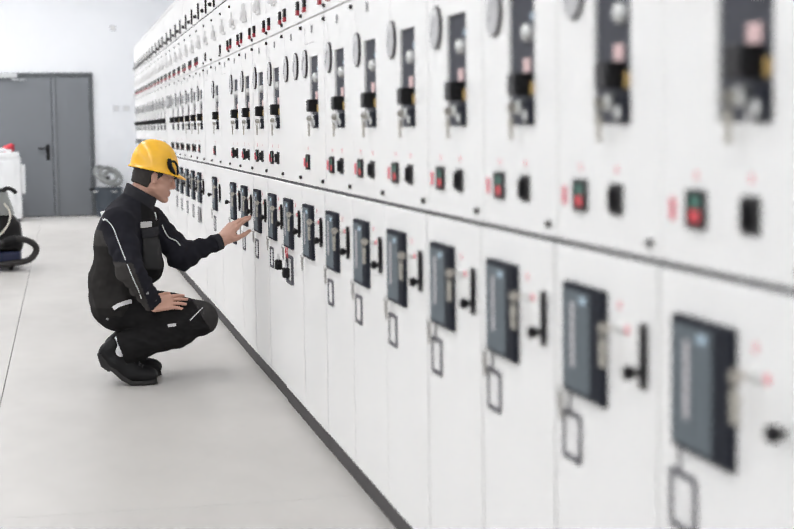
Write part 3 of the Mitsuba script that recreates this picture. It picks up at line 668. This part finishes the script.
col *= (.82 + .36 * meshkit.fbm(v * 45, 2, 7))[:, None]
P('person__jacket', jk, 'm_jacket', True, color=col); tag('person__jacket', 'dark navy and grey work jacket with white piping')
vf = v.astype(np.float32)
def on_jacket(x, z, off=.002, y0=7.0):
    """The jacket's surface point at x, z on the side towards -y."""
    ys = np.linspace(y0, y0 + .9, 900); d = jacket_sdf(np.stack([np.full(900, x), ys, np.full(900, z)], 1).astype(np.float32)); h = np.argmax(d < .004)
    q = np.array([x, ys[h] if d[h] < .004 else y0 + .45, z]); c = v[np.argmin(((v - q) ** 2 @ [1, .3, 1]))]
    return np.array([x, min(q[1], c[1]) - off, z])
def band(pts, w, t=.003):
    """A flat ribbon of cloth through surface points, w wide."""
    p = np.array(pts); out = []
    for i in range(len(p) - 1):
        d = nrm(p[i + 1] - p[i]); s_ = nrm(np.cross(d, [0, 1, 0])) * w / 2; o = np.array([0, t, 0])
        q = np.array([a + b_ + c_ for a in (p[i] - d * .001, p[i + 1] + d * .001) for b_ in (s_, -s_) for c_ in (o, -o * .3)]); out.append(tri(m3.Manifold.hull_points(q)))
    return cat(*out)
P('person__jacket__piping', tube(spline([on_jacket(x, z, .0035) for x, z in ((.186, .795), (.216, .765), (.236, .715), (.253, .664), (.268, .620), (.284, .575), (.304, .520), (.326, .468), (.340, .425))], 40), .0026, 8), 'm_piping', True)
P('person__jacket__piping_001', tube(spline([on_jacket(x, z, .002, 7.3) for x, z in ((.468, .741), (.476, .716), (.502, .679), (.526, .668), (.546, .644))], 20), .0030, 8), 'm_piping', True)
P('person__jacket__reflective_tab', band([on_jacket(.180, .822, .003), on_jacket(.190, .788, .004)], .022), 'm_piping')
def main_piece(m): return max(m.split(only_watertight=False), key=lambda q: len(q.faces))
def patch_sdf(off, x0, x1, z0, z1):
    def f(p):
        d = jacket_sdf(p) - off; b = np.maximum(np.maximum(x0 - p[..., 0], p[..., 0] - x1), np.maximum(z0 - p[..., 2], p[..., 2] - z1))
        return smax(smax(d, b, .010), np.maximum(-(d + off + .012), p[..., 1] - 7.56), .003)
    return f
P('person__jacket__chest_pocket', main_piece(net(patch_sdf(.006, .360, .455, .540, .736), (.33, 7.15, .50), (.50, 7.60, .78), .0055)), 'm_black_soft', True)
P('person__jacket__pocket_flap', main_piece(net(patch_sdf(.011, .356, .460, .690, .738), (.33, 7.15, .66), (.50, 7.60, .78), .0055)), 'm_navy', True)
rs = [on_jacket(x, z, .009, 7.30) for x, z in ((.354, .770), (.412, .768), (.411, .742), (.354, .742))]
P('person__jacket__reflective_strip', tri(m3.Manifold.hull_points(np.array(rs + [q + (0, .010, 0) for q in rs]))), 'm_piping')
P('person__jacket__zipper_pull', tube([on_jacket(.436, .800, .004, 7.3), on_jacket(.438, .770, .008, 7.3)], .004, 8), 'm_steel', 40)
for i, (x, z) in enumerate(((.187, .320), (.368, .452))):
    q = on_jacket(x, z, .002); P(suffix('person__jacket__snap', i), along(lathe([(0, 0), (.0075, 0), (.006, .003), (0, .0035)], 12), [-.3, -1, .1], q + (0, .002, 0)), 'm_tag_grey', 40)
# stand-up collar and cuffs
def collar():
    c0, ax = np.array(neckb) + (.004, 0, .004), nrm(hw((-.045, 0, -.11)) - np.array(neckb)); ux = nrm(np.array([1, 0, 0]) - ax * ax[0]); uy = np.cross(ax, ux)
    rr = []
    for rad, hgt in ((.080, -.020), (.078, .014), (.079, .046), (.074, .050), (.069, .044), (.068, .0), (.070, -.022)):
        th = np.linspace(.30, 2 * math.pi - .30, 44); hk = hgt + (.012 * np.cos(th) * -1 if hgt > .03 else 0)
        rr.append(np.array([c0 + ux * rad * 1.04 * math.cos(t) + uy * rad * math.sin(t) + ax * h_ for t, h_ in zip(th, np.broadcast_to(hk, th.shape))]))
    n = 44; V = np.concatenate(rr); F = []
    for i in range(len(rr)):
        k2 = (i + 1) % len(rr)
        for j in range(n - 1): F += [[i * n + j, i * n + j + 1, k2 * n + j + 1], [i * n + j, k2 * n + j + 1, k2 * n + j]]
    for j in (0, n - 1): F += [[j, i * n + j, (i + 1) * n + j] if j else [j, (i + 1) * n + j, i * n + j] for i in range(1, len(rr) - 1)]
    return trimesh.Trimesh(V, F, process=False)
cm = collar(); cm.fix_normals(); P('person__jacket__collar', cm, 'm_navy', 50)
for i, (el, wr, over) in enumerate(((elR, wrR, .004), (elL, wrL, -.004))):
    ax = nrm(np.array(wr) - np.array(el)); c0 = np.array(wr) + ax * (over - .030)
    P(suffix('person__jacket__cuff', i), along(lathe([(.030, .031), (.0385, .031), (.040, .028), (.0425, .002), (.041, 0), (.030, 0)], 28), ax, c0), 'm_grey_cloth' if i == 0 else 'm_navy', 40)

# trousers
def leg(p, hip, knee, ank, kr):
    ax = nrm(np.array(ank) - np.array(knee)); end = np.array(ank) + ax * .03
    sh = smin(cap(p, knee, end, kr - .002, .076), ell(p, np.array(knee) * .58 + np.array(ank) * .42 + (0, 0, -.016), (.13, .070, .068)), .03)
    sh = smax(sh, (p - np.asarray(ank, np.float32)) @ ax.astype(np.float32) - .016, .006)
    th = smin(cap(p, hip, knee, .105, kr), ell(p, np.array(hip) * .4 + np.array(knee) * .6 + (0, 0, .004), (.14, .086, .088)), .03)
    return smin(th, sh, .016)
def trousers_sdf(p):
    d = smin(leg(p, hipR, kneeR, ankR, .079), ell(p, np.array(pelvis) + (0, 0, -.012), (.108, .160, .105)), .04)
    return smin(d, leg(p, hipL, kneeL, ankL, .077), .012)
tm = net(trousers_sdf, (.08, 7.25, .02), (.74, 7.92, .52), .0068); v2, n2 = tm.vertices, normals(tm)
rid = 1 - np.abs(2 * meshkit.fbm(v2 * [7, 8, 13] + 4, 3, 9) - 1)
pleat = np.exp(-((v2[:, 0] - .44) / .16) ** 2) * np.sin(v2[:, 2] * 120 + v2[:, 0] * 55 + 4 * meshkit.noise(v2 * 9, 4))
tm.vertices = v2 + n2 * (.016 * (rid - .78) + .0022 * pleat)[:, None]
P('person__trousers', tm, 'm_trousers', True); tag('person__trousers', 'black work trousers with grey knee pad')
def on_leg(x, z, off=.003):
    ys = np.linspace(7.15, 7.75, 700); d = trousers_sdf(np.stack([np.full(700, x), ys, np.full(700, z)], 1).astype(np.float32)); h = np.argmax(d < .002)
    q = np.array([x, ys[h], z]); c = tm.vertices[np.argmin(((tm.vertices - q) ** 2) @ [1, .3, 1])]; return np.array([x, min(q[1], c[1]) - off, z])
P('person__trousers__piping', tube([on_leg(x, z, .001) for x, z in ((.566, .306), (.586, .325), (.608, .345), (.630, .362))], .0028, 8), 'm_piping', True)
P('person__trousers__tab', band([on_leg(.464, .285), on_leg(.500, .288)], .014), 'm_piping')

P('person__shirt_hem', band([np.minimum(on_jacket(x, z, .010), on_leg(x, z, .010) if z < .44 else 9) * (0, 1, 0) + (x, 0, z) for x, z in ((.214, .372), (.235, .386), (.262, .395), (.300, .402))], .019), 'm_white_cloth'); tag('person__shirt_hem', 'sliver of white shirt below the jacket')
# the knee pad, a shell over the knee
def pad_sdf(p):
    d = leg(p, hipR, kneeR, ankR, .079) - .005
    q = p - np.asarray(kneeR, np.float32); return smax(smax(d, -(q[..., 0] - .012 + .55 * (q[..., 2])), .006), -(leg(p, hipR, kneeR, ankR, .079) + .02), .004)
kp = net(pad_sdf, (.55, 7.24, .18), (.74, 7.5, .42), .006); P('person__trousers__knee_pad', kp, 'm_pad', True)

# shoes: the heel lifted, standing on the ball of the foot
def shoe(tag_, dx, dyy, dz, lean):
    def pt(x, z, y=0): return np.array([x + dx, 7.372 + dyy + y, z + dz])
    def up_sdf(p):
        d = blend([cap(p, pt(.176, .150), pt(.215, .118), .036, .040), cap(p, pt(.215, .118), pt(.290, .058), .042, .042), ell(p, pt(.310, .052), (.062, .046, .038)), ell(p, pt(.356, .044), (.060, .045, .042)),
                   cap(p, pt(.262, .130), pt(.300, .085), .034, .036), cap(p, pt(.185, .172), pt(.218, .196), .036, .038)], .022)
        d = smax(d, -(p[..., 2] - .006 - dz), .003)
        opening = cap(p, pt(.232, .175), pt(.262, .250), .033, .040); return smax(d, -opening, .004)
    um = net(up_sdf, pt(.09, -.02, -.08), pt(.46, .27, .08), .0048); P(tag_, um, 'm_shoe', True)
    prof = [((.150, .158), .030), ((.166, .118), .034), ((.205, .080), .036), ((.250, .036), .040), ((.288, .014), .046), ((.335, .011), .047), ((.385, .012), .043), ((.410, .016), .030)]
    bl = []
    for (a, wa), (b, wb) in zip(prof[:-1], prof[1:]):
        d = nrm([b[0] - a[0], b[1] - a[1]]); n_ = np.array([-d[1], d[0]]); q = []
        for (c, w) in ((a, wa), (b, wb)):
            for s_ in (-1, 1):
                for (h_, wi) in ((-.010, .92), (.0, 1.0), (.012, .98)): q.append(pt(c[0] + n_[0] * h_, max(c[1] + n_[1] * h_, .0005), s_ * w * wi))
        bl.append(m3.Manifold.hull_points(np.array(q)))
    so = bl[0]
    for b in bl[1:]: so = so + b
    hl = []                                                # the heel block
    for x, z in ((.143, .162), (.160, .112), (.196, .078), (.186, .070), (.150, .098), (.134, .150)):
        for s_ in (-.032, .032): hl.append(pt(x, z, s_))
    so = so + m3.Manifold.hull_points(np.array(hl)); so = tri(so)
    P(tag_ + '__sole', so, 'm_sole', 20); tag(tag_ + '__sole', 'thick black rubber sole')
    def top(x, y):
        zs = np.linspace(.24, .0, 400); q = np.array([pt(x, z, y) for z in zs], np.float32); return pt(x, zs[np.argmax(up_sdf(q) < 0)], y)
    for i in range(4):
        x = .296 + .017 * i
        P(suffix(tag_ + '__lace', i), tube(spline([top(x - .004 * abs(y) / .03 + .003 * (i % 2) * y / .03, y) + (0, 0, .0015) for y in (-.030, -.018, 0, .018, .030)], 14), .0034, 6), 'm_rail', 40)
    P(tag_.replace('shoe', 'sock'), net(lambda p: cap(p, pt(.232, .120), pt(.252, .205), .034, .041), pt(.17, .06, -.07), pt(.32, .27, .07), .005), 'm_white_cloth', True)
shoe('person__shoe', 0, 0, 0, 0); shoe('person__shoe_001', .034, .25, 0, 0)
tag('person__sock', 'white sock'); tag('person__sock_001', 'white sock')

# ------------------------------------------------------------------ things in the back of the hall
def corrugated(path, r, amp, n=14, waves=1.0):
    p = np.asarray(path); return tube(p, r + amp * np.where(np.arange(len(p)) % 2, 1, -1), n)
# white low cabinet with a red device
bx0, bx1, by, bd, bz = -1.30, -.545, 21.42, .50, .855
P('service_cabinet__body', bbox(bx0, bx1, by, by + bd, .04, bz, .01), 'm_white_box')
P('service_cabinet__top', bbox(bx0 - .01, bx1 - .018, by - .01, by + bd, bz, bz + .075, .008), 'm_white_box')
P('service_cabinet__base', bbox(bx0 + .02, bx1 - .02, by + .02, by + bd - .02, 0, .04), 'm_rail')
P('service_cabinet__door', bbox(bx0 + .02, bx1 - .075, by - .014, by, .07, bz - .03, .004), 'm_white_box')
P('service_cabinet__side_panel', bbox(bx1, bx1 + .055, by + .05, by + .35, .37, .76, .012), 'm_white_box')
tag('service_cabinet', 'low white metal cabinet in front of the grey door, a red device on top', 'cabinet')
rz = bz + .075
def blob(x, y, z, rx, ry, rz_): m = trimesh.creation.icosphere(2, 1.0); m.apply_scale((rx, ry, rz_)); m.apply_translation((x, y, z)); return m
P('handheld_device__body', tri(m3.Manifold.batch_hull([m3.Manifold.sphere(.045, 16).translate((-.735, by + .10, rz + .045)), m3.Manifold.sphere(.035, 16).translate((-.66, by + .10, rz + .085))])), 'm_red', 40)
P('handheld_device__grip', tri(m3.Manifold.batch_hull([m3.Manifold.sphere(.03, 12).translate((-.64, by + .10, rz + .085)), m3.Manifold.sphere(.026, 12).translate((-.645, by + .10, rz + .028))])), 'm_red_dark', 40)
P('handheld_device__nozzle', tube([(-.72, by + .08, rz + .04), (-.80, by + .06, rz + .036), (-.83, by + .06, rz + .026)], .024, 12), 'm_white_box', 40)
P('handheld_device__front_plate', bbox(-.73, -.655, by + .035, by + .055, rz + .002, rz + .040, .006), 'm_white_box')
tag('handheld_device', 'red handheld device with white parts on the low white cabinet', 'tool')
# the wheeled industrial vacuum cleaner
vx, vy = -.640, 14.08
def hullbox(x0, x1, y0, y1, z0, z1, r):
    return tri(m3.Manifold.batch_hull([m3.Manifold.sphere(r, 16).translate((x, y, z)) for x in (x0 + r, x1 - r) for y in (y0 + r, y1 - r) for z in (z0 + r, z1 - r)]))
P('vacuum_cleaner__base', hullbox(vx - .30, vx + .262, vy - .25, vy + .27, .045, .165, .02), 'm_vac_blue', 40); tag('vacuum_cleaner__base', 'dark blue base')
bodyv = tri(m3.Manifold.batch_hull([m3.Manifold.sphere(.06, 20).translate((vx + a, vy + b, .21)) for a in (-.20, .225) for b in (-.16, .16)] + [m3.Manifold.sphere(.08, 20).translate((vx + a, vy + b, z)) for a, z in ((-.16, .50), (.06, .51), (.19, .37)) for b in (-.10, .10)]))
P('vacuum_cleaner__motor_head', bodyv, 'm_vac_black', 40)
P('vacuum_cleaner__motor_head__vent', cat(*[bbox(vx - .12, vx + .12, vy - .262, vy - .225, .20 + .022 * i, .208 + .022 * i, .002) for i in range(4)]), 'm_rail')
hop = tri(m3.Manifold.hull_points(np.array([[vx + a, vy + b, z] for z, r in ((.48, .215), (.690, .150)) for a in (-r - .06, r) for b in (-.19, .16)])))
P('vacuum_cleaner__hopper', hop, 'm_vac_grey'); tag('vacuum_cleaner__hopper', 'grey tapered hopper')
P('vacuum_cleaner__hopper__rim', bbox(vx - .23, vx + .162, vy - .205, vy + .175, .685, .705, .006), 'm_vac_black')
P('vacuum_cleaner__handle', tube(spline([(vx + .12, vy - .16, .690), (vx + .17, vy - .19, .715), (vx + .215, vy - .20, .700), (vx + .245, vy - .20, .670)], 12), .018, 10), 'm_vac_black', 40)
for i, (a, b) in enumerate(((.17, -.19), (-.20, -.19), (.17, .20), (-.20, .20))):
    wheel = along(lathe([(0, -.016), (.044, -.016), (.050, -.010), (.050, .010), (.044, .016), (0, .016)], 20), [.94, .34, 0], (vx + a, vy + b, .0505))
    k = suffix('vacuum_cleaner__caster', i); P(k, wheel, 'm_black', 40); P(k + '__fork', bbox(vx + a - .02, vx + a + .02, vy + b - .018, vy + b + .018, .085, .12, .004), 'm_steel')
P('vacuum_cleaner__tube', tube(spline([(vx - .10, vy - .30, .22), (vx + .02, vy - .30, .36), (vx + .055, vy - .28, .48), (vx + .01, vy - .25, .535), (vx - .12, vy - .24, .545)], 24), .030, 12), 'm_hose_black', 40)
hz_ = spline([(vx - .25, vy - .33, .125), (vx - .05, vy - .34, .190), (vx + .13, vy - .34, .255), (vx + .24, vy - .33, .280), (vx + .345, vy - .30, .255), (vx + .400, vy - .26, .185), (vx + .365, vy - .26, .115), (vx + .24, vy - .31, .075), (vx + .02, vy - .345, .060), (vx - .25, vy - .34, .070)], 150)
P('vacuum_cleaner__hose', corrugated(hz_, .0275, .0018), 'm_hose_black', 40); tag('vacuum_cleaner__hose', 'thick black ribbed hose looping out to the right')
P('vacuum_cleaner__hose__coupling', tube([(vx + .13, vy - .34, .255), (vx + .235, vy - .332, .281)], .042, 14), 'm_black', 40)
P('vacuum_cleaner__cord', tube(spline([(vx + .14, vy - .24, .585), (vx + .19, vy - .28, .50), (vx + .18, vy - .30, .43), (vx + .11, vy - .31, .33), (vx - .02, vy - .32, .235)], 30), .0085, 8), 'm_cord', True); tag('vacuum_cleaner__cord', 'pale cord')
tag('vacuum_cleaner', 'black and blue wheeled vacuum cleaner with grey hopper at the left edge', 'vacuum cleaner')
# the dark drum with a coil of grey hose beside the door
qx, qy = .635, 22.20
ribs = []
for i in range(9):
    z = .02 + .36 * i / 8; ribs += [(.172 + .012 * i / 8 + (.006 if i % 2 else 0), z)]
P('storage_drum', lathe([(0, .0)] + [(.165, 0)] + ribs + [(.196, .385), (.196, .41), (.180, .41), (.175, .03), (0, .03)], 40), 'm_bin', 35, to_world=T().translate([qx, qy, 0]))
for i, a in enumerate((-2.6, -1.2, .2)):
    h_ = tube([(qx + .20 * math.cos(a - .18), qy + .20 * math.sin(a - .18), .36), (qx + .245 * math.cos(a), qy + .245 * math.sin(a), .35), (qx + .20 * math.cos(a + .18), qy + .20 * math.sin(a + .18), .36)], .009, 8)
    P(suffix('storage_drum__handle', i), h_, 'm_steel', 40)
P('storage_drum__wall_bracket', cat(bbox(qx - .27, qx - .19, qy - .02, qy + .02, .37, .40, .005)), 'm_black')
tag('storage_drum', 'dark blue-grey ribbed drum beside the grey door, holding coiled hose', 'drum')
cp_ = []
e1, e2, cc = nrm([.96, 0, -.24]), nrm([.10, .80, .58]), np.array([qx + .015, qy - .01, .575])
for t in np.linspace(0, 2.4 * 2 * math.pi, 300):
    k = t / (2 * math.pi); r = .208 - .062 * k + .008 * math.sin(2.3 * t)
    cp_.append(cc + e1 * r * 1.02 * math.cos(t + 2.2) + e2 * r * math.sin(t + 2.2) + np.cross(e1, e2) * (.012 * math.sin(1.3 * t)))
P('hose_coil', corrugated(cp_, .0255, .0015, 12), 'm_hose_grey', 40)
P('hose_coil__end_sleeve', tube([cp_[-12], cp_[-1]], .030, 14), 'm_black', 40)
tag('hose_coil', 'coil of grey ribbed hose on top of the dark drum', 'hose')
